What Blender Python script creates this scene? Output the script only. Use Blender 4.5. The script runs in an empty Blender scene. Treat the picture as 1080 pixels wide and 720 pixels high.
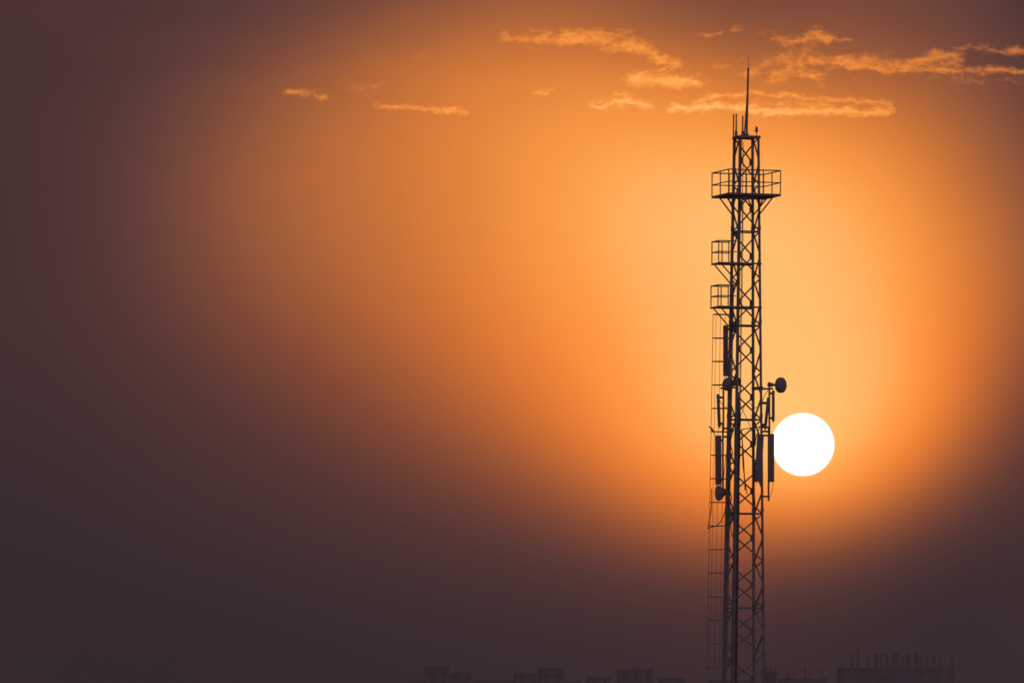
import bpy, bmesh, math, random
from mathutils import Vector, Matrix
random.seed(7)
R = math.radians
SC = bpy.context.scene
COL = SC.collection

# ------------------------------------------------------------------ view geometry (a 238 mm lens, 300 m from the mast)
FOC = 7150.0                       # focal length in picture units (the picture is 1080 wide)
PITCH, ROLL = R(3.058), R(0.42)
EYE = Vector((0, 0, 1.6))
FWD = Vector((0, math.cos(PITCH), math.sin(PITCH)))
R0, U0 = Vector((1, 0, 0)), Vector((0, -math.sin(PITCH), math.cos(PITCH)))
RIGHT = R0 * math.cos(ROLL) + U0 * math.sin(ROLL)
UP = U0 * math.cos(ROLL) - R0 * math.sin(ROLL)
D = 300.0                          # distance of the mast
def at(px, py, Y=D):
    r = FWD * FOC + RIGHT * (px - 540) + UP * (360 - py)
    return EYE + r * (Y / r.y)
def srgb(c):
    return tuple(((v/255)/12.92 if v/255 <= .04045 else ((v/255+.055)/1.055)**2.4) for v in c)

# ------------------------------------------------------------------ tagging
def tag(o, label, cat, group=None):
    o['label'] = label; o['category'] = cat
    if group: o['group'] = group
    return o
def empty(name, loc, rz=0.0, label=None, cat=None, group=None):
    o = bpy.data.objects.new(name, None); COL.objects.link(o)
    o.location = loc; o.rotation_euler = (0, 0, rz); o.empty_display_size = .3
    if label: tag(o, label, cat, group)
    return o

# ------------------------------------------------------------------ mesh builder
class MB:
    def __init__(s): s.v = []; s.f = []
    def box(s, c, d, M=None):
        x, y, z = d[0]/2, d[1]/2, d[2]/2; n = len(s.v); c = Vector(c)
        for sx, sy, sz in ((-1,-1,-1),(1,-1,-1),(1,1,-1),(-1,1,-1),(-1,-1,1),(1,-1,1),(1,1,1),(-1,1,1)):
            p = Vector((sx*x, sy*y, sz*z))
            s.v.append(c + (M @ p if M else p))
        for f in ((0,3,2,1),(4,5,6,7),(0,1,5,4),(1,2,6,5),(2,3,7,6),(3,0,4,7)): s.f.append([n+i for i in f])
        return s
    def frame(s, p, q):
        z = (q-p).normalized(); h = Vector((0,0,1)) if abs(z.z) < .9 else Vector((1,0,0))
        x = h.cross(z).normalized(); return x, z.cross(x).normalized(), z
    def bar(s, p, q, w, h=None):           # rectangular bar
        p, q = Vector(p), Vector(q); h = h or w; x, y, z = s.frame(p, q); n = len(s.v)
        for b in (p, q):
            for sx, sy in ((-1,-1),(1,-1),(1,1),(-1,1)): s.v.append(b + x*sx*w/2 + y*sy*h/2)
        for f in ((0,3,2,1),(4,5,6,7),(0,1,5,4),(1,2,6,5),(2,3,7,6),(3,0,4,7)): s.f.append([n+i for i in f])
        return s
    def angle(s, p, q, w, t=.012):         # rolled L section
        p, q = Vector(p), Vector(q); x, y, z = s.frame(p, q)
        s.bar(p + x*0, q + x*0, w, t)
        s.bar(p + x*(w/2-t/2) + y*(w/2+t/2), q + x*(w/2-t/2) + y*(w/2+t/2), t, w)
        return s
    def tube(s, pts, r, n=8, caps=True):
        pts = [Vector(p) for p in pts]; rs = r if isinstance(r, (list, tuple)) else [r]*len(pts)
        b = len(s.v); ref = None
        for i, p in enumerate(pts):
            t = (pts[min(i+1, len(pts)-1)] - pts[max(i-1, 0)]).normalized()
            if ref is None: ref = (Vector((0,0,1)) if abs(t.z) < .9 else Vector((1,0,0)))
            x = (ref - t*ref.dot(t)).normalized(); ref = x; y = t.cross(x)
            for k in range(n):
                a = 2*math.pi*k/n; s.v.append(p + (x*math.cos(a) + y*math.sin(a))*rs[i])
        for i in range(len(pts)-1):
            for k in range(n):
                k2 = (k+1) % n
                s.f.append([b+i*n+k, b+i*n+k2, b+(i+1)*n+k2, b+(i+1)*n+k])
        if caps:
            s.f.append([b+k for k in reversed(range(n))]); s.f.append([b+(len(pts)-1)*n+k for k in range(n)])
        return s
    def lathe(s, prof, o, ax, n=32):       # profile [(along, radius)] about ax through o
        o, ax = Vector(o), Vector(ax).normalized()
        return s.tube([o + ax*a for a, _ in prof], [max(r, .0015) for _, r in prof], n)
    def build(s, name, mat, parent=None, smooth=False, bevel=0.0, label=None):
        me = bpy.data.meshes.new(name); me.from_pydata([tuple(v) for v in s.v], [], s.f)
        bm = bmesh.new(); bm.from_mesh(me)
        bmesh.ops.recalc_face_normals(bm, faces=bm.faces)
        bm.to_mesh(me); bm.free()
        if smooth:
            for p in me.polygons: p.use_smooth = True
            try: me.set_sharp_from_angle(angle=R(40))
            except Exception: pass
        me.materials.append(mat)
        o = bpy.data.objects.new(name, me); COL.objects.link(o)
        if bevel:
            m = o.modifiers.new('bevel', 'BEVEL'); m.width = bevel; m.segments = 2; m.limit_method = 'ANGLE'
        if parent: o.parent = parent
        if label: o['label'] = label
        return o
def smooth_path(pts, k=6):
    pts = [Vector(p) for p in pts]; P = [pts[0]] + pts + [pts[-1]]; out = []
    for i in range(1, len(P)-2):
        a, b, c, d = P[i-1:i+3]
        for j in range(k):
            t = j/k
            out.append(.5*((2*b) + (c-a)*t + (2*a-5*b+4*c-d)*t*t + (3*b-a-3*c+d)*t**3))
    out.append(pts[-1]); return out

# ------------------------------------------------------------------ materials
def material(name, c1, c2, scale=6.0, rough=.7, metal=0.0, spec=.25, bump=0.0):
    m = bpy.data.materials.new(name); m.use_nodes = True; nt = m.node_tree; b = nt.nodes['Principled BSDF']
    tc = nt.nodes.new('ShaderNodeTexCoord'); n = nt.nodes.new('ShaderNodeTexNoise')
    n.inputs['Scale'].default_value = scale; n.inputs['Detail'].default_value = 5
    nt.links.new(tc.outputs['Object'], n.inputs['Vector'])
    r = nt.nodes.new('ShaderNodeValToRGB'); r.color_ramp.elements[0].position = .35; r.color_ramp.elements[1].position = .68
    r.color_ramp.elements[0].color = (*c1, 1); r.color_ramp.elements[1].color = (*c2, 1)
    nt.links.new(n.outputs['Fac'], r.inputs['Fac']); nt.links.new(r.outputs['Color'], b.inputs['Base Color'])
    b.inputs['Roughness'].default_value = rough; b.inputs['Metallic'].default_value = metal
    b.inputs['Specular IOR Level'].default_value = spec
    if bump:
        bp = nt.nodes.new('ShaderNodeBump'); bp.inputs['Strength'].default_value = bump
        nt.links.new(n.outputs['Fac'], bp.inputs['Height']); nt.links.new(bp.outputs['Normal'], b.inputs['Normal'])
    return m
STEEL = material('weathered_galvanised_steel', (.23,.225,.22), (.32,.315,.31), 5, .8)
RADOME = material('grey_radome_plastic', (.24,.24,.235), (.31,.31,.305), 3, .65)
DISHP = material('dish_paint', (.25,.245,.24), (.31,.305,.30), 3, .7)
CABLE = material('cable_jacket', (.10,.10,.10), (.16,.155,.15), 8, .7)
GRATE = material('walkway_grating', (.24,.235,.23), (.33,.32,.31), 9, .8)
LENS = material('red_lamp_lens', (.30,.05,.04), (.36,.07,.05), 9, .5)
FEATH = material('dark_feathers', (.10,.095,.09), (.18,.17,.165), 30, .8)
CONC = material('bare_concrete', (.275,.262,.25), (.345,.33,.318), .35, 1, spec=0, bump=.1)
PLAST = material('weathered_plaster', (.275,.265,.25), (.345,.332,.318), .25, 1, spec=0, bump=.1)
GLASS = material('dark_window_glass', (.23,.226,.222), (.27,.266,.262), .5, .7, spec=.1)
REBAR = material('rusty_rebar', (.26,.20,.17), (.33,.26,.22), 3, .95, spec=0)
SOIL = material('dry_soil', (.14,.11,.085), (.24,.20,.15), .02, .95, bump=.2)

# ------------------------------------------------------------------ world: Nishita base + the dusty sunset glow, the sun's disc and thin clouds
SUN = (FWD*FOC + RIGHT*(846.8-540) + UP*(360-468.6)).normalized()
SUN_EL = math.asin(SUN.z); SUN_AZ = math.atan2(SUN.x, SUN.y)
W = bpy.data.worlds.new('World'); SC.world = W; W.use_nodes = True
NT = W.node_tree; NT.nodes.clear(); LK = NT.links.new
def plug(v, s):
    if hasattr(v, 'is_output'): LK(v, s)
    else: s.default_value = v
def mth(op, a, b=None, c=None, clamp=False):
    n = NT.nodes.new('ShaderNodeMath'); n.operation = op; n.use_clamp = clamp
    for i, v in enumerate((a, b, c)):
        if v is not None: plug(v, n.inputs[i])
    return n.outputs[0]
def vec(op, a, b=None, s=None, out='Vector'):
    n = NT.nodes.new('ShaderNodeVectorMath'); n.operation = op
    plug(a, n.inputs[0])
    if b is not None: plug(b, n.inputs[1])
    if s is not None: plug(s, n.inputs['Scale'])
    return n.outputs[out]
def comb(x, y, z=0.0):
    n = NT.nodes.new('ShaderNodeCombineXYZ')
    for i, v in enumerate((x, y, z)): plug(v, n.inputs[i])
    return n.outputs[0]
def step(x, a, b):
    n = NT.nodes.new('ShaderNodeMapRange'); n.interpolation_type = 'SMOOTHSTEP'
    plug(x, n.inputs['Value']); n.inputs['From Min'].default_value = a; n.inputs['From Max'].default_value = b
    return n.outputs[0]
def mix(f, a, b): return mth('MULTIPLY_ADD', mth('SUBTRACT', b, a), f, a)
def noise(v, scale, detail=4, rough=.55):
    n = NT.nodes.new('ShaderNodeTexNoise'); n.noise_dimensions = '2D'; n.inputs['Scale'].default_value = scale
    n.inputs['Detail'].default_value = detail; n.inputs['Roughness'].default_value = rough; LK(v, n.inputs['Vector']); return n
tc = NT.nodes.new('ShaderNodeTexCoord'); DIR = vec('NORMALIZE', tc.outputs['Generated'])
sp = NT.nodes.new('ShaderNodeSeparateXYZ'); LK(DIR, sp.inputs[0])
az = mth('MULTIPLY', mth('ARCTAN2', sp.outputs[0], sp.outputs[1]), mth('SQRT', mth('SUBTRACT', 1.0, mth('MULTIPLY', sp.outputs[2], sp.outputs[2]))))
el = mth('SUBTRACT', mth('ARCSINE', sp.outputs[2]), PITCH)
cr, sr = math.cos(ROLL)*FOC, math.sin(ROLL)*FOC
# azimuth and elevation on the sky, 7150 units to the radian, elevation counted downwards
AX = mth('ADD', mth('ADD', mth('MULTIPLY', az, cr), mth('MULTIPLY', el, sr)), 540.0)
AY = mth('SUBTRACT', 360.0, mth('SUBTRACT', mth('MULTIPLY', el, cr), mth('MULTIPLY', az, sr)))

# brightness of the dusty air: a lattice of broad lobes in azimuth and elevation
LOBES = [[0.467, 0.418, 0.5, 0.553, 0.545, 0.551, 0.571, 0.575, 0.494, 0.411, 0.353, 0.373, 0.397, 0.491, 0.532], [0.631, 0.232, 0.291, 0.242, 0.172, 0.153, 0.162, 0.207, 0.191, 0.185, 0.136, 0.106, 0.028, -0.004, 0.392], [0.711, 0.292, 0.405, 0.359, 0.41, 0.424, 0.41, 0.396, 0.363, 0.363, 0.35, 0.27, 0.236, 0.035, 0.283], [0.573, 0.229, 0.421, 0.515, 0.645, 0.633, 0.598, 0.497, 0.397, 0.321, 0.324, 0.249, 0.195, 0.059, 0.245], [0.471, 0.31, 0.656, 0.741, 0.775, 0.719, 0.696, 0.616, 0.53, 0.419, 0.346, 0.304, 0.276, 0.116, 0.255], [0.584, 0.459, 0.772, 0.766, 0.731, 0.691, 0.722, 0.712, 0.673, 0.566, 0.424, 0.312, 0.312, 0.184, 0.311], [0.761, 0.546, 0.855, 0.909, 0.938, 0.924, 0.927, 0.862, 0.772, 0.629, 0.453, 0.293, 0.282, 0.174, 0.354], [0.766, 0.327, 0.676, 0.876, 1.089, 1.105, 1.039, 0.976, 1.001, 0.957, 0.694, 0.384, 0.304, 0.215, 0.443], [0.824, 0.177, 0.47, 0.716, 1.03, 1.113, 1.098, 1.17, 1.405, 1.429, 0.978, 0.43, 0.266, 0.255, 0.511], [1.0, 0.432, 0.67, 0.764, 0.947, 1.045, 1.089, 1.157, 1.284, 1.169, 0.662, 0.224, 0.247, 0.279, 0.437], [0.737, 0.298, 0.537, 0.546, 0.526, 0.564, 0.61, 0.553, 0.418, 0.225, 0.01, -0.013, 0.146, 0.115, 0.212], [0.276, 0.036, 0.244, 0.378, 0.414, 0.468, 0.507, 0.413, 0.259, 0.243, 0.391, 0.566, 0.562, 0.334, 0.196], [0.064, 0.024, 0.125, 0.229, 0.288, 0.331, 0.352, 0.317, 0.274, 0.319, 0.441, 0.521, 0.46, 0.285, 0.127]]
CU = [-120+118*i for i in range(13)]; CV = [-90+64*i for i in range(15)]
def lobe(x, c, s):
    d = mth('MULTIPLY', mth('SUBTRACT', x, c), .7071068/s)
    return mth('EXPONENT', mth('MULTIPLY', mth('MULTIPLY', d, d), -1.0))
gv = [lobe(AY, c, 64.0) for c in CV]; tri = [comb(*gv[i:i+3]) for i in range(0, 15, 3)]
glow = -4.2
for i, c in enumerate(CU):
    acc = None
    for j, t in enumerate(tri):
        d = vec('DOT_PRODUCT', t, tuple(LOBES[i][3*j:3*j+3]), out='Value')
        acc = d if acc is None else mth('ADD', acc, d)
    glow = mth('MULTIPLY_ADD', acc, lobe(AX, c, 118.0), glow)
# the dust saturates: an S-curve from dusk to full glow
glow = mth('ADD', mth('DIVIDE', 408.0, mth('ADD', mth('EXPONENT', mth('MULTIPLY', glow, -1.0)), 1.0)), 72.0)

# thin sunlit clouds: strokes bent and torn by noise
P0 = comb(AX, AY)
w1 = vec('SUBTRACT', noise(vec('MULTIPLY', P0, (.022, .04, 1)), 1.0, 3).outputs['Color'], (.5, .5, .5))
w2 = vec('SUBTRACT', noise(vec('MULTIPLY', P0, (.085, .12, 1)), 1.0, 4, .6).outputs['Color'], (.5, .5, .5))
PW = vec('ADD', P0, vec('ADD', vec('MULTIPLY', w1, (22, 11, 0)), vec('MULTIPLY', w2, (15, 9, 0))))
YS = 1.7
PW = vec('MULTIPLY', PW, (1, YS, 0))
def strokes(lines):
    acc = None; n = 0; pw = PW
    for amp, r, pts in lines:
        for (x0, y0), (x1, y1) in zip(pts, pts[1:]):
            n += 1
            if n % 8 == 0:             # keeps the node graph shallow: the next few strokes wait for the last ones
                pw = vec('MULTIPLY_ADD', comb(acc, 0.0), (1e-7, 0, 0)); LK(PW, pw.node.inputs[2])
            a = Vector((x0, y0*YS, 0)); ba = Vector((x1, y1*YS, 0)) - a
            pa = vec('SUBTRACT', pw, tuple(a))
            h = mth('MULTIPLY', vec('DOT_PRODUCT', pa, tuple(ba/ba.length_squared), out='Value'), 1.0, clamp=True)
            d = vec('LENGTH', vec('SUBTRACT', pa, vec('SCALE', tuple(ba), s=h)), out='Value')
            v = mth('MULTIPLY_ADD', d, -amp/(r*YS*1.55), amp)
            acc = v if acc is None else mth('MAXIMUM', acc, v)
    return acc
LIT = [
 (.75, 5.5, [(532,40),(560,43),(588,43)]), (.55, 3.5, [(564,33),(580,34)]),
 (1.0, 9, [(592,41),(616,40),(636,42)]), (.8, 7, [(644,38),(654,37)]), (1.0, 8.5, [(650,50),(664,48),(676,52)]),
 (.85, 7, [(676,54),(690,61),(706,68)]), (.5, 5, [(706,66),(717,66)]),
 (1.0, 8, [(668,84),(690,85),(712,86),(734,88)]), (.75, 4, [(678,78),(702,75)]),
 (.9, 5.5, [(628,112),(650,108),(680,111)]), (.7, 3.5, [(651,99),(661,101)]), (.6, 5, [(570,97),(577,95)]),
 (1.1, 5, [(708,116),(730,113),(752,113),(776,116),(800,117),(840,118),(885,118),(934,118)]),
 (.75, 3.6, [(722,112),(745,105),(768,101),(798,98),(835,101),(852,106),(888,106),(920,110),(936,113)]),
 (.5, 5, [(800,107),(850,111),(900,113)]), (.8, 5, [(926,110),(936,115)]),
 (.6, 3.5, [(733,37),(746,38),(760,34)]), (.6, 3.5, [(774,32),(780,31)]),
 (.55, 4, [(808,35),(815,36)]), (.75, 5.5, [(820,44),(836,45),(848,41)]), (.95, 6.5, [(846,42),(862,38),(874,42)]),
 (.75, 4, [(874,44),(890,43)]), (.65, 8, [(850,48),(848,58),(838,66)]), (.7, 8, [(826,60),(830,72),(822,82)]),
 (.8, 8, [(842,62),(846,76),(860,84)]), (.5, 7, [(788,76),(802,74),(812,66)]), (.4, 6, [(762,72),(780,68)]),
 (.9, 7, [(856,62),(876,66),(900,68)]), (.85, 7, [(900,67),(927,65),(948,70)]), (.9, 7, [(946,70),(962,67),(990,63),(1008,60)]),
 (.9, 4.5, [(892,72),(930,74),(974,75),(1012,76),(1050,77),(1090,79)]), (.8, 5, [(950,72),(1000,70)]), (.75, 8, [(880,67),(930,69),(975,69),(1010,69)]),
 (.65, 4, [(1012,56),(1024,51),(1040,51)]), (.75, 4.5, [(1046,55),(1062,57),(1085,56)]),
 (.35, 5, [(978,86),(1005,85),(1034,86)]), (.4, 4, [(900,86),(908,88)]), (.35, 5, [(1055,88),(1080,87)]),
 (.72, 4.2, [(300,98),(316,98),(332,100),(341,103)]), (.6, 3.8, [(372,95),(392,92)]),
 (.75, 4.2, [(394,110),(412,112),(432,113),(456,115),(488,117)]), (.3, 3, [(440,58),(450,57)]),
]
SHADE = [(1.0, 9, [(1022,65),(1050,66),(1090,68)]), (.6, 6, [(1000,67),(1022,65)])]
fb = noise(vec('MULTIPLY', P0, (.05, .12, 1)), 1.0, 6, .62).outputs['Fac']
fine = noise(vec('MULTIPLY', P0, (.16, .30, 1)), 1.0, 5, .6).outputs['Fac']
tear = mth('ADD', mth('MULTIPLY', mth('SUBTRACT', fb, .5), 1.5), mth('MULTIPLY', mth('SUBTRACT', fine, .5), .7))
dens = step(mth('ADD', strokes(LIT), mth('MULTIPLY', tear, .86)), .12, 1.12)
dark = step(mth('ADD', strokes(SHADE), mth('MULTIPLY', tear, .5)), .05, .7)
veil = mth('MULTIPLY', step(AY, 150, 60), mth('MULTIPLY', mth('SUBTRACT', noise(vec('MULTIPLY', P0, (.006, .018, 1)), 1.0, 4).outputs['Fac'], .5)  , 20.0))
glow = mth('ADD', glow, mth('MULTIPLY', veil, step(mth('ABSOLUTE', mth('SUBTRACT', AX, 560.0)), 900, 300)))
glow = mth('MULTIPLY', glow, mth('MULTIPLY_ADD', dark, -.10, 1.0))
glow = mix(mth('MULTIPLY', dens, .95), glow, mth('MULTIPLY_ADD', glow, .54, 242.0))

STOPS = [(90,(50,40,46)),(118,(69,49,50)),(150,(91,59,56)),(180,(111.5,68.5,57.5)),(203,(127,76,58)),(248,(156.5,91.5,58)),(275,(174.5,100.5,57.5)),
         (315,(200,115,58)),(335,(213,122,58)),(362,(229,133,61)),(388,(242,146,66)),(412,(254,158,73)),(437,(255,182,102)),(447,(255,192,114)),(460,(255,205,130)),(480,(255,220,150))]
rp = NT.nodes.new('ShaderNodeValToRGB'); cr_ = rp.color_ramp
cr_.elements[0].position = 0.0; cr_.elements[0].color = (*srgb(STOPS[0][1]), 1)
cr_.elements[1].position = 1.0; cr_.elements[1].color = (*srgb((255, 226, 165)), 1)
cr_.interpolation = 'B_SPLINE'
for i in range(1, 30):                 # the same colours, resampled evenly so that the spline runs smoothly
    s = 80 + 420*i/30; c = (255, 226, 165) if s >= 480 else STOPS[0][1]
    for (s0, c0), (s1, c1) in zip(STOPS, STOPS[1:]):
        if s0 <= s <= s1: c = tuple(a+(b-a)*(s-s0)/(s1-s0) for a, b in zip(c0, c1))
    cr_.elements.new(i/30).color = (*srgb(c), 1)
LK(mth('MULTIPLY', mth('SUBTRACT', glow, 80.0), 1/420, clamp=True), rp.inputs[0])
def cmix(f, a, b, kind='MIX'):
    n = NT.nodes.new('ShaderNodeMix'); n.data_type = 'RGBA'; n.blend_type = kind; n.clamp_result = False
    plug(f, n.inputs[0]); plug(a, n.inputs[6]); plug(b, n.inputs[7]); return n.outputs[2]
# the rest of the dome: dusky purple behind the viewer, opposite the sun
away = step(vec('DOT_PRODUCT', DIR, (0, 1, 0), out='Value'), .93, .1)
BACK = (.178, .121, .168, 1)
low = mth('MULTIPLY', step(AY, 220, 410), step(glow, 95, 190))         # the thick dust low down is a little redder
sky = cmix(away, cmix(low, rp.outputs[0], (1.055, .91, .82, 1), 'MULTIPLY'), BACK)
# the sun itself, 0.53 degrees across
sd = vec('DISTANCE', DIR, tuple(SUN), out='Value')
rad = 33.0/FOC
aur = mth('EXPONENT', mth('MULTIPLY', mth('MAXIMUM', mth('SUBTRACT', sd, rad), 0.0), -300.0))
sky = cmix(mth('MULTIPLY', aur, .25), sky, (*srgb((255, 208, 112)), 1))
sky = cmix(step(sd, rad*1.04, rad*.95), sky, (1.6, 1.52, 1.35, 1))
bg = NT.nodes.new('ShaderNodeBackground'); LK(sky, bg.inputs[0]); bg.inputs[1].default_value = 1.0
nis = NT.nodes.new('ShaderNodeTexSky'); nis.sky_type = 'NISHITA'; nis.sun_disc = False
nis.sun_elevation = SUN_EL; nis.sun_rotation = SUN_AZ; nis.dust_density = 6.0; nis.air_density = 1.5; nis.altitude = 0
bg2 = NT.nodes.new('ShaderNodeBackground'); LK(nis.outputs[0], bg2.inputs[0]); bg2.inputs[1].default_value = 0.0006
ad = NT.nodes.new('ShaderNodeAddShader'); LK(bg.outputs[0], ad.inputs[0]); LK(bg2.outputs[0], ad.inputs[1])
wo = NT.nodes.new('ShaderNodeOutputWorld'); LK(ad.outputs[0], wo.inputs['Surface'])
W.cycles.sampling_method = 'MANUAL'; W.cycles.sample_map_resolution = 1024

lamp = bpy.data.lights.new('sun_lamp', 'SUN'); lamp.energy = 2.0; lamp.angle = R(.53); lamp.color = (1, .62, .32)
lo = bpy.data.objects.new('sun_lamp', lamp); COL.objects.link(lo)
lo.rotation_euler = SUN.to_track_quat('Z', 'Y').to_euler()

# ------------------------------------------------------------------ the lattice mast
K = at(786, 400).x - at(785, 400).x                    # metres to one picture unit at the mast
X0 = at(784.1, 720).x
TH = R(16.0)
E1, E2 = Vector((math.cos(TH), math.sin(TH), 0)), Vector((-math.sin(TH), math.cos(TH), 0))
BASE = Vector((X0, D, 0))
def zy(py): return at(785, py).z
ZT, ZB = zy(145.5), zy(700)
def hw(z): return K*(10.0 + (16.9-10.0)*(ZT-z)/(ZT-ZB))   # half width
CORN = {'A': (-1, 1), 'B': (-1, -1), 'C': (1, 1), 'D': (1, -1)}
def lc(k, z): h = hw(z); return Vector((CORN[k][0]*h, CORN[k][1]*h, z))
def to_world(p): return BASE + E1*p[0] + E2*p[1] + Vector((0, 0, p[2]))
def legw(k, py): return to_world(lc(k, zy(py)))

tower = empty('lattice_tower', BASE, TH, 'tall dark steel lattice tower with railed platforms beside the setting sun', 'tower')
LEVELS = [145.5, 244.5, 343.5, 442.5, 541.5, 641, 740]
for k, w in (('A', .115), ('B', .12), ('C', .105), ('D', .092)):
    m = MB(); m.bar(lc(k, 0), lc(k, ZT), w)
    lg = m.build('leg', STEEL, tower, bevel=.006)
    f = MB(); f.box(lc(k, .03), (.5, .5, .06)); f.build('foot_plate', STEEL, lg)
    for py in LEVELS[1:]:                              # bolted splices just above each girt
        f = MB(); f.box(lc(k, zy(py-4)), (w+.02, w+.02, .2)); f.build('splice_collar', STEEL, lg)
FACES = (('B', 'D', Vector((0,-1,0))), ('A', 'C', Vector((0,1,0))), ('A', 'B', Vector((-1,0,0))), ('C', 'D', Vector((1,0,0))))
STEPS = [145.5]
while STEPS[-1] < 745: STEPS.append(STEPS[-1]+24.77)
# each face carries a single zigzag of diagonals; corner to corner the four faces step round the mast
for p, q, n in (('D','B',Vector((0,-1,0))), ('A','C',Vector((0,1,0))), ('B','A',Vector((-1,0,0))), ('C','D',Vector((1,0,0)))):
    for i, (ya, yb) in enumerate(zip(STEPS, STEPS[1:])):
        u, v = (p, q) if i % 2 == 0 else (q, p)
        m = MB(); o = n*.03; m.bar(lc(u, zy(ya))+o, lc(v, zy(yb))+o, .058, .058)
        x = m.build('diagonal_brace', STEEL, tower)
        if i % 2 == 0:
            e = lc(v, zy(yb)); t = (lc(u, zy(yb)) - e).normalized()
            g = MB(); c = e + t*.09 + n*.01; d = (.12, .02, .30) if abs(n.y) else (.02, .12, .30)
            g.box(c, d); g.build('gusset_plate', STEEL, x, bevel=.004)
for p, q, n in FACES:
    for py in LEVELS:
        z = zy(py); m = MB(); m.bar(lc(p, z), lc(q, z), .05, .06)
        m.build('girt', STEEL, tower)
for py, hh in ((246, .26), (345, .44), (542, .24)):     # stiffening plates on the ladder face
    z = zy(py); h = hw(z); m = MB(); m.box((-h+.06, .02, z), (.02, 2*h-.08, hh))
    m.build('stiffener_plate', STEEL, tower, bevel=.004)
h = hw(ZT); m = MB(); m.box((0, 0, ZT+.05), (2*h+.16, 2*h+.16, .05)); m.bar((-h-.08, -h-.06, ZT), (h+.08, -h-.06, ZT), .08); m.bar((-h-.08, h+.06, ZT), (h+.08, h+.06, ZT), .08)
m.build('top_plate', STEEL, tower, bevel=.006)

def railing(parent, corners, posts, z0, zm, z1, r=.024, closed=True):
    m = MB(); n = len(corners)
    for i in range(n if closed else n-1):
        a, b = corners[i], corners[(i+1) % n]
        m.tube([(a[0], a[1], z1), (b[0], b[1], z1)], r*1.15); m.tube([(a[0], a[1], zm), (b[0], b[1], zm)], r)
    m.build('handrail', STEEL, parent, smooth=True)
    for p in posts:
        m = MB(); m.tube([(p[0], p[1], z0), (p[0], p[1], z1)], r*1.1); m.build('post', STEEL, parent, smooth=True)
# the square working platform near the top
zf, zm, zr = zy(206.2), zy(194), zy(181.3); s = 1.205
h = hw(zf)
fl = MB(); o = s
for a0, a1, b0, b1 in ((-o, o, -o, -h), (-o, o, h, o), (-o, -h, -h, h), (h, o, -h, h)):
    fl.box(((a0+a1)/2, (b0+b1)/2, zf), (a1-a0, b1-b0, .045))
plat = fl.build('work_platform', GRATE, tower)
m = MB()
for p, q in (((-s,-s),(s,-s)), ((s,-s),(s,s)), ((s,s),(-s,s)), ((-s,s),(-s,-s)), ((-s,-h),(s,-h)), ((-s,h),(s,h))):
    m.bar((*p, zf-.05), (*q, zf-.05), .06, .055)
m.build('platform_frame', STEEL, plat)
cs = [(-s,-s), (s,-s), (s,s), (-s,s)]
t = s/3
railing(plat, cs, cs+[(-t,-s), (t,-s), (-t,s), (t,s), (-s,0), (s,0), (s*.55,s), (-s*.62,-s)], zf, zm, zr)
for sx in (-1, 1):
    for k in (('A','B') if sx < 0 else ('C','D')):
        z = zy(227); c = lc(k, z); m = MB(); m.bar(c, (sx*1.08, c.y, zf-.1), .055); m.build('strut', STEEL, plat)
        z = zy(221); c = lc(k, z); m = MB(); m.bar(c, (c.x, (1 if c.y > 0 else -1)*1.08, zf-.1), .05); m.build('strut', STEEL, plat)
# two small rest platforms on the ladder side
for pf, pm, pt in ((278.3, 266.5, 255.2), (324.3, 313, 301.8)):
    zf, zm, zr = zy(pf), zy(pm), zy(pt); h = hw(zf); L = h + .93
    m = MB(); m.box(((-L-h-.06)/2, 0, zf), (L-h-.06, 2*h, .04)); rp_ = m.build('rest_platform', GRATE, tower)
    m = MB()
    for b in (-h-.075, h+.075): m.bar((-L, b, zf-.01), (h+.06, b, zf-.01), .05, .075)
    m.bar((-L, -h, zf-.045), (-L, h, zf-.045), .05)
    m.build('platform_frame', STEEL, rp_)
    railing(rp_, [(-h-.1,-h), (-L,-h), (-L,h), (-h-.1,h)], [(-L,-h), (-L,h), (-h-.46,-h), (-h-.46,h)], zf, zm, zr, closed=False)
    for b in (-1, 1):
        z = zy(pf+21.5); c = lc('B' if b < 0 else 'A', z); m = MB(); m.bar(c, (-h-.82, b*h, zf-.03), .05); m.build('strut', STEEL, rp_)
# caged ladder
zl0, zl1 = .4, zy(300)
def lad(z, b): return Vector((-hw(z)-.13, b, z))
m = MB()
for b in (-.2, .2): m.bar(lad(zl0, b), lad(zl1, b), .035, .05)
ladder = m.build('ladder', STEEL, tower)
z = zl0+.2
while z < zl1-.1:
    m = MB(); m.tube([lad(z, -.2), lad(z, .2)], .011, 6); m.build('rung', STEEL, ladder, smooth=True); z += .3
HOOP = [332, 357, 381.6, 406.3, 431, 455.6, 480.4, 505, 530, 554.8, 579.6, 604.4, 629.4, 654.2, 679, 704.2, 729]
def cage(z, ph): h = hw(z); return Vector((-h-.50-.46*math.cos(ph), .08+.36*math.sin(ph), z))
for py in HOOP:
    z = zy(py); pts = [lad(z, -.2)] + [cage(z, R(a)) for a in range(-90, 91, 15)] + [lad(z, .2)]
    m = MB()
    for p, q in zip(pts, pts[1:]): m.bar(p, q, .014, .034)
    m.build('cage_hoop', STEEL, ladder)
for a, w in ((0, .022), (62, .022), (-62, .024), (-90, .026)):
    ph = R(a); z1 = zy(332); z0 = zy(729)
    m = MB(); m.bar(cage(z0, ph), cage(z1, ph), w, .012 if a else .02); m.build('cage_strap', STEEL, ladder)

# ------------------------------------------------------------------ what is fixed to the mast
def rooted(name, loc, label, cat, group=None): return empty(name, loc, 0, label, cat, group)
def put(m, root): m.v = [Vector(v) - root.location for v in m.v]; return m
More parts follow.
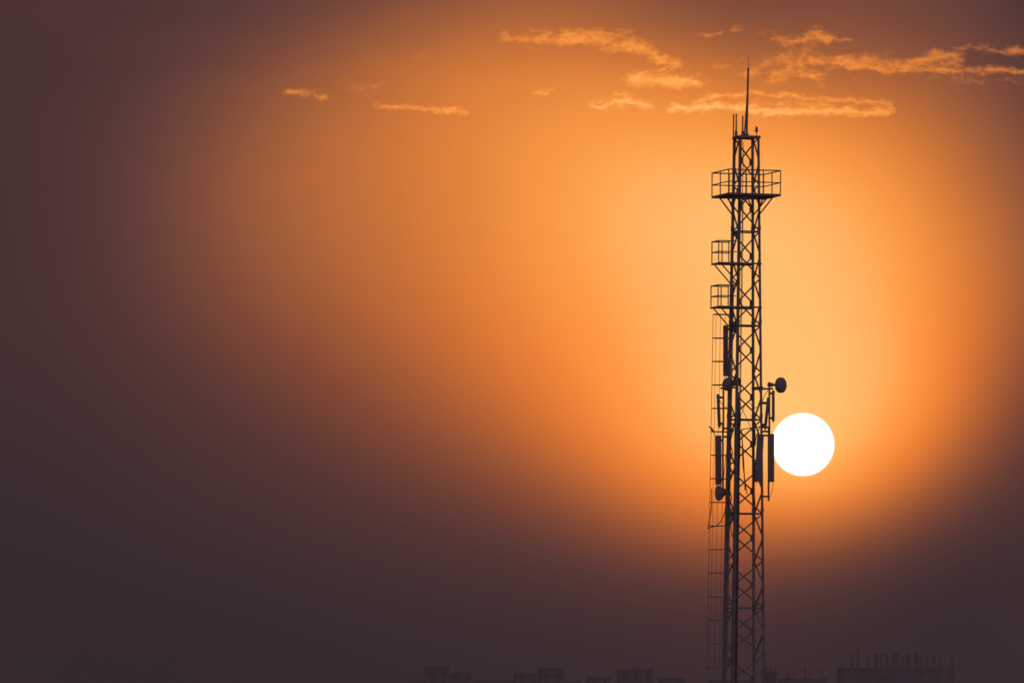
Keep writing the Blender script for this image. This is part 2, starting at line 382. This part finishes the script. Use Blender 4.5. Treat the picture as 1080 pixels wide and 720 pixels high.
# lightning mast and rods on the top plate
TOPZ = ZT + .075
r_ = at(787.4, 143.4); r_.z = TOPZ
lm = rooted('lightning_mast', r_, 'tall thin leaning spike with a fine tip, highest thing on the tower', 'lightning rod')
pole_top = at(789.2, 71.5)
put(MB().tube([r_, pole_top], [.05, .043], 10), lm).build('pole', STEEL, lm, smooth=True)
put(MB().tube([at(785.0, 143.6), at(788.4, 98)], .03, 8), lm).build('stay', STEEL, lm, smooth=True)
put(MB().tube([pole_top, at(789.4, 57.5)], [.012, .007], 6), lm).build('tip', STEEL, lm, smooth=True)
put(MB().box(r_ + Vector((-.04, 0, .06)), (.26, .2, .12)), lm).build('base_block', STEEL, lm, bevel=.01)
for px, y0, y1, dy, rr, lab in ((773.5, 120.5, 187, .12, .034, 'long whip antenna of the close pair, its foot clamped low on the leg'),
                            (776.4, 120.2, 143.5, .1, .036, 'short straight whip antenna on the top plate, right one of the close pair'),
                            (783.2, 122.3, 143.5, -.1, .036, 'short straight whip antenna standing right against the lightning spike')):
    a, b = at(px, y1, D+dy), at(px+.15, y0, D+dy)
    w = rooted('whip_antenna', a, lab, 'antenna', 'whip antennas on the tower head')
    put(MB().tube([a, b], [rr, rr*.9], 8), w).build('rod', STEEL, w, smooth=True)
    put(MB().tube([a, a + Vector((0, 0, .22))], rr*1.7, 8), w).build('ferrule', STEEL, w, smooth=True)
    if y1 > 150:
        m = MB()
        for py in (150, 168, 184):
            p = at(px, py, D+dy); m.bar(p, legw('A', py), .035)
        put(m, w).build('clamp', STEEL, w)
    else:
        put(MB().box(a + Vector((0, 0, .012)), (.12, .12, .03)), w).build('flange', STEEL, w)
a = at(797.9, 144, D); 
ob = rooted('obstruction_light', a, 'small unlit warning lamp on a thin stem above the right corner of the tower head', 'warning light')
put(MB().tube([a - Vector((0,0,.05)), at(797.9, 138.6)], .018, 8), ob).build('stem', STEEL, ob, smooth=True)
c = at(797.9, 139.4)
put(MB().lathe([(0,.035),(.02,.075),(.06,.08),(.08,.055)], c, (0,0,1), 16), ob).build('lamp_base', STEEL, ob, smooth=True)
put(MB().lathe([(.08,.05),(.13,.058),(.18,.055),(.23,.035),(.26,.006)], c, (0,0,1), 16), ob).build('lens', LENS, ob, smooth=True)

def panel(label, x0, x1, y0, y1, yaw, dy, lean=0.0, pipe=None, arms=(), clips=(), w=.28, d=.12):
    Y = D + dy; top = at((x0+x1)/2, y0, Y); bot = at((x0+x1)/2+lean, y1, Y)
    root = rooted('panel_antenna', bot, label, 'panel antenna', 'panel antennas on the tower')
    L = (top-bot).length; ax = (top-bot).normalized(); c, s = math.cos(R(yaw)), math.sin(R(yaw))
    ex, ey = Vector((c, s, 0)), Vector((-s, c, 0)); m = MB(); N = 20; rings = ((0,.9),(.025,1),(L-.025,1),(L,.88))
    for z, k in rings:
        for i in range(N):
            t = 2*math.pi*i/N; ct, st = math.cos(t), math.sin(t)
            sx = math.copysign(abs(ct)**.4, ct)*w/2*k; sy = math.copysign(abs(st)**.4, st)*d/2*k
            m.v.append(bot + ax*z + ex*sx + ey*sy)
    for j in range(3):
        for i in range(N): m.f.append([j*N+i, j*N+(i+1) % N, (j+1)*N+(i+1) % N, (j+1)*N+i])
    m.f.append(list(range(N))[::-1]); m.f.append([3*N+i for i in range(N)])
    put(m, root).build('radome', RADOME, root, smooth=True)
    m = MB()
    for t in (-.08, .08): m.tube([bot + ex*t, bot + ex*t - Vector((0,0,.07))], .018, 8)
    put(m, root).build('connectors', STEEL, root, smooth=True)
    if pipe:
        px, p0, p1 = pipe
        put(MB().tube([at(px, p1, Y), at(px, p0, Y)], .042, 10), root).build('mount_pipe', STEEL, root, smooth=True)
        for f in (.1, .9):
            py = y1 + (y0-y1)*f; p = at(px, py, Y); q = at((x0+x1)/2 + lean*(1-f), py, Y)
            put(MB().bar(p, q, .07, .10), root).build('bracket', STEEL, root)
        for py, leg in arms:
            put(MB().bar(at(px-.8 if px < 785 else px+.8, py, Y), legw(leg, py), .075, .085), root).build('arm', STEEL, root)
    for py, leg in clips:
        f = (py-y1)/(y0-y1); q = at((x0+x1)/2 + lean*(1-f), py, Y)
        put(MB().bar(q, legw(leg, py), .07, .12), root).build('bracket', STEEL, root)
    return root
panel('tall slim panel antenna on the left legs just below the lower small platform', 763, 767.6, 343, 396.5, 52, .45, clips=((347,'A'), (371,'A'), (394,'A')))
panel('thin slightly tilted panel antenna beside the ladder cage, above the broad left one', 755.4, 759.2, 415.5, 450, 86, .4, lean=1.4, pipe=(763, 404, 456), arms=((451.5,'A'), (409.6,'A')), w=.26, d=.14)
panel('broad panel antenna hanging left of the tower above the small side-on dish', 753.8, 761, 459, 511, 8, .3, lean=.3, pipe=(762.4, 446, 523), arms=((460.3,'A'), (516,'A')))
panel('narrow upright panel antenna directly below the round dish on the right arm', 813.9, 817.2, 411.5, 444, 86, -.2, pipe=(811.4, 402.5, 457.5), arms=((450.5,'D'), (455,'D')), w=.26, d=.13)
panel('narrow panel antenna right of the tower, tilted outward at its top', 808.8, 812, 419, 452, 78, -.35, lean=-3.4, clips=((425,'D'), (448,'D')), w=.26, d=.11)
panel('broad panel antenna standing in front of the left edge of the sun', 809.6, 817, 457.3, 508, 6, -.3, pipe=(810.6, 450, 528), arms=((459.2,'D'), (523.4,'D')))
panel('broad leaning panel antenna overlapping the right legs, left of the sun', 799.2, 805.2, 457.8, 508, 24, -.75, lean=-2.9, clips=((465,'D'), (498,'D')), w=.31)

def dish(label, cx, cy, dy, axis, prof, radio, rsize, mount, legs):
    c = at(cx, cy, D+dy); ax = Vector(axis).normalized()
    root = rooted('microwave_dish', c, label, 'dish antenna', 'dish antennas on the tower')
    put(MB().lathe(prof, c, ax, 40), root).build('reflector_drum', DISHP, root, smooth=True)
    rc = at(radio[0], radio[1], D+dy+radio[2])
    put(MB().box(rc, rsize), root).build('radio_unit', RADOME, root, bevel=.015)
    put(MB().tube([c, rc], .05, 10), root).build('feed_neck', STEEL, root, smooth=True)
    put(MB().bar(rc, at(*mount, D+dy), .055), root).build('mount', STEEL, root)
    for (px, py), leg in legs:
        put(MB().bar(at(px, py, D+dy), legw(leg, py), .075, .08), root).build('arm', STEEL, root)
DR = [(-.10,.09),(-.06,.20),(-.03,.325),(.0,.345),(.13,.345),(.16,.325),(.20,.24),(.225,.12),(.232,.003)]
dish('round dish antenna on an arm out to the right, just above the sun', 822.2, 406, -.15, (.80, -.62, -.02), DR, (812.5, 405.6, 0), (.26, .2, .17), (811.4, 409.5), [((815, 409.6), 'C')])
dish('round dish antenna hugging the left legs, below the tall slim panel', 768.9, 405.3, -.1, (-.72, -.69, 0), [(a, r*.84) for a, r in DR], (777.5, 402.8, .12), (.34, .2, .34), (771, 409), [((760.3, 409.3), 'B')])
dish('small dish antenna seen side-on at the left legs, under the broad panel', 759.6, 519.8, .25, (-.93, -.37, -.03), [(-.30,.07),(-.2,.12),(-.1,.22),(.0,.31),(.05,.345),(.12,.335),(.16,.24),(.175,.1),(.18,.003)], (765.3, 519.5, 0), (.16, .16, .2), (766.5, 523), [((766, 516.5), 'A')])
# the clamp on the right dish's arm
rt = legw('D', 409.6); cl = rooted('pipe_clamp', rt, 'short thick clamp where the right dish arm meets the tower legs', 'clamp')
put(MB().bar(at(792.6, 409.8, D-.1), at(805, 408.9, D-.1), .13, .15), cl).build('clamp_body', STEEL, cl, bevel=.01)

# cables
def cable(label, pts, r=.014, group='loose cables on the tower', name='loose_cable', k=6):
    P = smooth_path([at(p[0], p[1], D + (p[2] if len(p) > 2 else 0)) for p in pts], k)
    m = MB().tube(P, r, 6); o0 = Vector(P[-1]); m.v = [v - o0 for v in m.v]
    o = m.build(name, CABLE, None, smooth=True); o.location = o0
    return tag(o, label, 'cable', group)
cable('cable looping down from the left legs to the ladder cage and back up', [(765.5,536,.3),(763.8,542,.3),(760.5,549,.3),(755.5,554,.35),(750,555.6,.4),(746.6,557,.45),(748,549,.45),(750.2,536,.45),(750.6,515,.45)], .02)
cable('frayed cable tail hanging inside the tower, longer of the pair', [(782.3,452,-.2),(782.8,470,-.2),(783.6,490,-.2),(785.5,505,-.2),(788,521,-.2)], .018)
cable('frayed cable tail hanging inside the tower, shorter of the pair', [(782.0,455,-.1),(783.8,478,-.1),(784.9,500,-.1),(786,517,-.1)], .026)
cable('cable bowed over the upper crossing at the height of the bird', [(779,456,-.3),(784,452.5,-.3),(790,451.6,-.3),(797,450.5,-.3),(806,449,-.3)], .022)
cable('cable sagging from the thin left panel to the tower legs', [(758.6,419,.3),(760,424,.3),(764,428,.2),(770,433,.1),(775,440,0)], .013)
cable('cable curving through the tower from right dish to the left legs', [(810,411,-.2),(806,418,-.2),(803,425,-.2),(796,430,-.1),(788,424,0),(782,436,0),(778,447,-.2)], .014)
cable('cable rising in a bow between the middle legs', [(778,416,-.3),(781.5,428,-.3),(785,436,-.3),(789,444,-.3),(793,455,-.2)], .013)
cable('jumper cable from the foot of the panel on the sun to its pipe', [(815.5,508.6,-.3),(814.6,516,-.3),(812.6,522,-.3),(810.8,526,-.3)], .011)
cable('jumper cable dangling below the broad left panel along the legs', [(760,511.5,.3),(761,516,.3),(762.6,512,.2),(764.5,490,.2),(768.5,462,.2)], .014)
cable('cable snaking up between the left legs above the side-on dish', [(768,518,.2),(769.5,508,.1),(772,498,0),(769.4,488,.1),(772.6,478,0),(770.5,466,.1),(774,452,-.1)], .022)
cable('cable hooked over the right leg below the leaning panel', [(801,450,-.4),(799.6,455,-.4),(797.6,460,-.4),(796.5,470,-.3)], .02)
cable('thick cable bunched along the middle right leg behind the leaning panel', [(795.2,446,-.5),(795.8,460,-.5),(794.6,476,-.5),(795.4,494,-.5),(794.8,512,-.5),(796,536,-.4)], .045)
cable('cable zigzagging down between the left legs above the lowest stiffener', [(771,500,.1),(768.6,512,.2),(771.5,524,.1),(769.5,533,.1),(772.5,541,0),(770,552,.1),(773,566,0)], .022)
cable('cable bunched on the near left leg beside the round dish radio', [(779,398,-.4),(780.5,410,-.4),(779,424,-.4),(781,440,-.4),(779.6,458,-.4)], .026)
def feeder(label, a, b, y0, y1, r):
    z0, z1 = zy(y0) if y0 < 760 else .1, zy(y1)
    pts = []
    n = 14
    for i in range(n+1):
        z = z0 + (z1-z0)*i/n; h = hw(z)
        pts.append(to_world((-h + a + .008*math.sin(i*2.1+a*40), -h + b, z)))
    o0 = pts[0]; m = MB().tube([p - o0 for p in pts], r, 8)
    o = m.build('feeder_cable', CABLE, None, smooth=True); o.location = o0
    return tag(o, label, 'cable', 'feeder cables running down the legs')
feeder('thick feeder cable strapped right beside the near left leg from the dishes to the ground', .085, -.06, 770, 424, .034)
feeder('second feeder cable of the thick bundle, outer side, right of the near left leg', .145, -.05, 770, 446, .03)
feeder('feeder cable on the outer left face of the near left leg in the lower half', -.075, -.03, 770, 436, .026)
feeder('thin feeder cable inside the upper half of the tower beside the near left leg', .17, .1, 450, 150, .016)
feeder('thinnest feeder cable inside the upper tower, innermost, up to the head', .245, .2, 450, 205, .013)
for lab, k, off, y0, y1, r in (('feeder cable along the outermost left leg in the lower half', 'A', .07, 770, 398, .03),):
    pts = [to_world(lc(k, zy(py) if py < 760 else .1) + Vector((off, -.03, 0))) for py in (y0, 700, 600, 500, 440, y1)]
    m = MB().tube([p - pts[0] for p in pts], r, 8); o = m.build('feeder_cable', CABLE, None, smooth=True); o.location = pts[0]
    tag(o, lab, 'cable', 'feeder cables running down the legs')

# the bird on the ladder cage: one lofted body from beak to tail, with folded wings
def bird():
    P = at(750.3, 456.4, D+.4); u = K*1.3
    sp = [(-2.75,4.25,.05),(-2.35,4.35,.16),(-1.95,4.65,.42),(-1.35,4.75,.58),(-.75,4.35,.55),(-.2,3.7,.78),(.5,2.8,.95),(1.1,1.9,.85),(1.6,1.0,.55),(2.1,.1,.36),(2.7,-.9,.34),(3.1,-1.6,.26)]
    m = MB(); pts = [Vector((x*u, 0, z*u)) for x, z, r in sp]
    m.tube(pts, [r*u for _, _, r in sp], 12)
    o = m.build('bird', FEATH, None, smooth=True); o.location = P
    tag(o, 'small dark bird perched on the ladder cage left of the tower', 'bird')
    for s in (-1, 1):
        w = MB(); w.tube([Vector((-.3*u, s*.75*u, 3.9*u)), Vector((.4*u, s*.95*u, 3.1*u)), Vector((1.3*u, s*.75*u, 1.7*u)), Vector((2.4*u, s*.25*u, -.2*u))], [.2*u, .45*u, .38*u, .06*u], 8)
        w.build('wing', FEATH, o, smooth=True)
        l = MB(); l.tube([Vector((.3*u, s*.3*u, 2.2*u)), Vector((.2*u, s*.3*u, .05*u))], .09*u, 6); l.build('leg', FEATH, o, smooth=True)
bird()

# ------------------------------------------------------------------ ground
m = MB(); N = 96
m.v.append(Vector((0, 0, 0)))
for r in (60, 250, 900, 3000, 14000):
    for i in range(N): m.v.append(Vector((r*math.cos(2*math.pi*i/N), r*math.sin(2*math.pi*i/N), 0)))
for i in range(N): m.f.append([0, 1+i, 1+(i+1) % N])
for j in range(4):
    for i in range(N): m.f.append([1+j*N+i, 1+(j+1)*N+i, 1+(j+1)*N+(i+1) % N, 1+j*N+(i+1) % N])
g = m.build('ground', SOIL); g['kind'] = 'structure'

# ------------------------------------------------------------------ the far town
def block(label, x0, x1, yt, Y, depth, storeys, group='flat-roofed houses along the skyline', extra=None, name='apartment_block', mat=PLAST):
    a, b = at(x0, yt, Y), at(x1, yt, Y); H = (a.z+b.z)/2; w = b.x-a.x; cx = (a.x+b.x)/2
    root = empty(name, (cx, Y, 0), R(2.2), label, 'building', group)
    m = MB(); m.box((0, depth/2, (H-.5)/2), (w, depth, H-.5)); m.build('walls', mat, root)
    m = MB(); t = .22
    for c, d in (((0, t/2-.06, H-.3), (w+.12, t, .62)), ((0, depth-t/2+.06, H-.3), (w+.12, t, .62)), ((-w/2+t/2-.06, depth/2, H-.3), (t, depth-.34, .62)), ((w/2-t/2+.06, depth/2, H-.3), (t, depth-.34, .62))): m.box(c, d)
    m.build('parapet', CONC, root)
    sh = (H-.9)/storeys; n = max(2, int(w/3.0))
    fm = MB(); fm.box((0, 0, 0), (1.15, .10, 1.35)); pm = MB(); pm.box((0, -.056, 0), (.95, .03, 1.15)); sm = MB(); sm.box((0, -.09, -.72), (1.35, .22, .08))
    f0 = p0 = s0 = None
    for k in range(storeys):
        for i in range(n):
            x = -w/2 + w*(i+.5)/n; z = .3 + sh*(k+.55)
            if f0 is None:
                f0 = f = fm.build('window', CONC, root); p0 = pm.build('pane', GLASS, f); s0 = sm.build('sill', CONC, f)
            else:
                f = f0.copy(); COL.objects.link(f); f.parent = root
                for c in (p0, s0):
                    q = c.copy(); COL.objects.link(q); q.parent = f
            f.location = (x, -.03, z)
    if extra: extra(root, w, depth, H)
    return root
def stairhead(fx, fw, hh):
    def f(root, w, d, H):
        m = MB(); m.box((fx*w, d*.5, H-.5+hh/2), (fw*w, d*.4, hh)); m.build('stair_head', PLAST, root)
    return f
def tank(fx):
    def f(root, w, d, H):
        m = MB(); m.lathe([(0,.55),(.06,.6),(.75,.6),(.95,.4),(1.0,.12)], (fx*w, d*.5, H-.5), (0,0,1), 20); m.build('water_tank', CABLE, root, smooth=True)
    return f
block('long low flat-roofed row at the far left end of the skyline', 431, 449, 716.3, 2300, 14, 3)
block('tall narrow block, first of the two stepped ones at the left of the skyline', 449, 474.3, 702.3, 2150, 12, 4)
block('lower flat block leaning on the right side of the tall left one', 474.6, 499, 708.8, 2250, 12, 4)
block('very low long house between the two stepped pairs of blocks', 499.5, 543.5, 716.6, 2400, 13, 3)
block('lower left half of the stepped pair in the middle of the left skyline', 543.8, 569.2, 709.2, 2250, 12, 4)
block('tall right half of the stepped pair in the middle of the left skyline', 569.4, 595.2, 703.6, 2180, 12, 4)
block('smallest low house, a sliver right of the middle stepped pair', 597, 613, 717.6, 2300, 10, 3)
block('low flat block alone in the gap before the widest block', 620.6, 644.6, 713.2, 2300, 12, 3)
block('wide tall block nearest the tower on its left, roof stepped up at right', 653, 689.4, 705.6, 2100, 13, 4, extra=stairhead(.22, .55, 1.05))
block('low block right of the wide one, last before the tower', 696.8, 723.4, 714.4, 2300, 12, 3)
block('flat low roof right behind the foot of the tower', 752, 797, 716.8, 1500, 12, 2)

def unfinished(label, x0, x1, yt, Y, depth, cols, storeys):
    a, b = at(x0, yt, Y), at(x1, yt, Y); H = (a.z+b.z)/2; w = b.x-a.x; cx = (a.x+b.x)/2; ppm = FOC/Y
    root = empty('unfinished_building', (cx, Y, 0), R(-1), label, 'building', 'half built concrete shells with bare columns')
    sh = H/storeys
    for k in range(storeys):
        m = MB(); m.box((0, depth/2, sh*(k+1)-.15), (w+.3, depth, .3)); m.build('floor_slab', CONC, root)
        m = MB(); m.box((0, depth*.5, sh*k+(sh-.3)/2), (w-.1, depth-.12, sh-.304)); m.build('infill_wall', CONC, root)
        n = 7
        for i in range(n+1):
            m = MB(); m.box((-w/2+.2+(w-.4)*i/n, .24, sh*k+(sh-.3)/2), (.42, .42, sh-.308)); m.build('pier', CONC, root)
    for px, top, mid, cw, row in cols:
        x = at(px, yt, Y).x - cx; zt = at(px, top, Y).z; zm = at(px, mid, Y).z; y = .6 + row*(depth-1.4)
        m = MB(); m.box((x, y, (H+zm)/2), (cw*1.25/ppm, .55, zm-H)); c = m.build('column', CONC, root)
        m = MB(); n = max(2, int(cw/ppm/.16))
        for i in range(n):
            xx = x + (cw/ppm-.16)*(i/(n-1)-.5)
            for yy in (-.2, .2): m.bar((xx, y+yy, zm-.05), (xx+random.uniform(-.06,.06), y+yy, zt+random.uniform(-.35,.05)), .11)
        m.build('rebar', REBAR, c)
    return root
cols = [(887.5,699,702,1.6,.1),(898.5,688,696.5,2.2,.1),(906.4,680.5,689,2.4,.5),(924.3,688,696,3.4,.1),(930.6,687.5,696,3,.6),(935.4,688.5,696,2.6,.1),(943.6,687.5,696,3,.3),(939.8,689.5,697,2.2,.9),(948.8,688,695.5,3.2,.8),(953,690,697,2,.4),
        (957,688,696,3.4,.1),(961.5,688.5,696,2.4,.6),(967,688,696,3.2,.2),(970.6,690,697,2,.8),(974,689,696.5,2.2,.7),(978.5,692,698,1.8,.3),(917.5,693,698,2,.8),(985.6,687.5,697,2,.1),(993.5,691,698,2.2,.5),(1004.5,689.5,697,2.2,.1)]
unfinished('wide half-built block with many bare columns on its roof', 885.5, 1006.5, 704, 1500, 16, cols, 3)
cols = [(831,706,711,1.8,.1),(838.5,708,712,1.6,.6),(849.3,703.5,710,1.8,.1),(855,708.5,712,1.6,.5),(867.5,704.5,711,1.8,.2)]
unfinished('low half-built shell with a few thin rebar stubs, between tower and wide half-built block', 822, 872, 714.6, 1300, 12, cols, 3)

cols = [(805.5,702,706,2.0,.1),(809,700.5,704.5,2.4,.6),(813,701.5,706,1.8,.2),(818.6,704,708,1.8,.1)]
unfinished('narrow half-built shell touching the right side of the tower foot', 803.5, 819.6, 708, 1200, 7, cols, 3)

# ------------------------------------------------------------------ camera and render settings
cam = bpy.data.cameras.new('camera'); co = bpy.data.objects.new('camera', cam); COL.objects.link(co)
cam.sensor_fit = 'HORIZONTAL'; cam.sensor_width = 36; cam.lens = 36*FOC/1080
cam.clip_start = .5; cam.clip_end = 30000
M = Matrix((RIGHT, UP, -FWD)).transposed().to_4x4(); M.translation = EYE; co.matrix_world = M
SC.camera = co
SC.view_settings.view_transform = 'Standard'; SC.view_settings.look = 'None'
SC.view_settings.exposure = 0; SC.view_settings.gamma = 1; SC.view_settings.use_curve_mapping = False
SC.cycles.filter_width = 1.7
SC.cycles.max_bounces = 3
SC.cycles.adaptive_threshold = .015
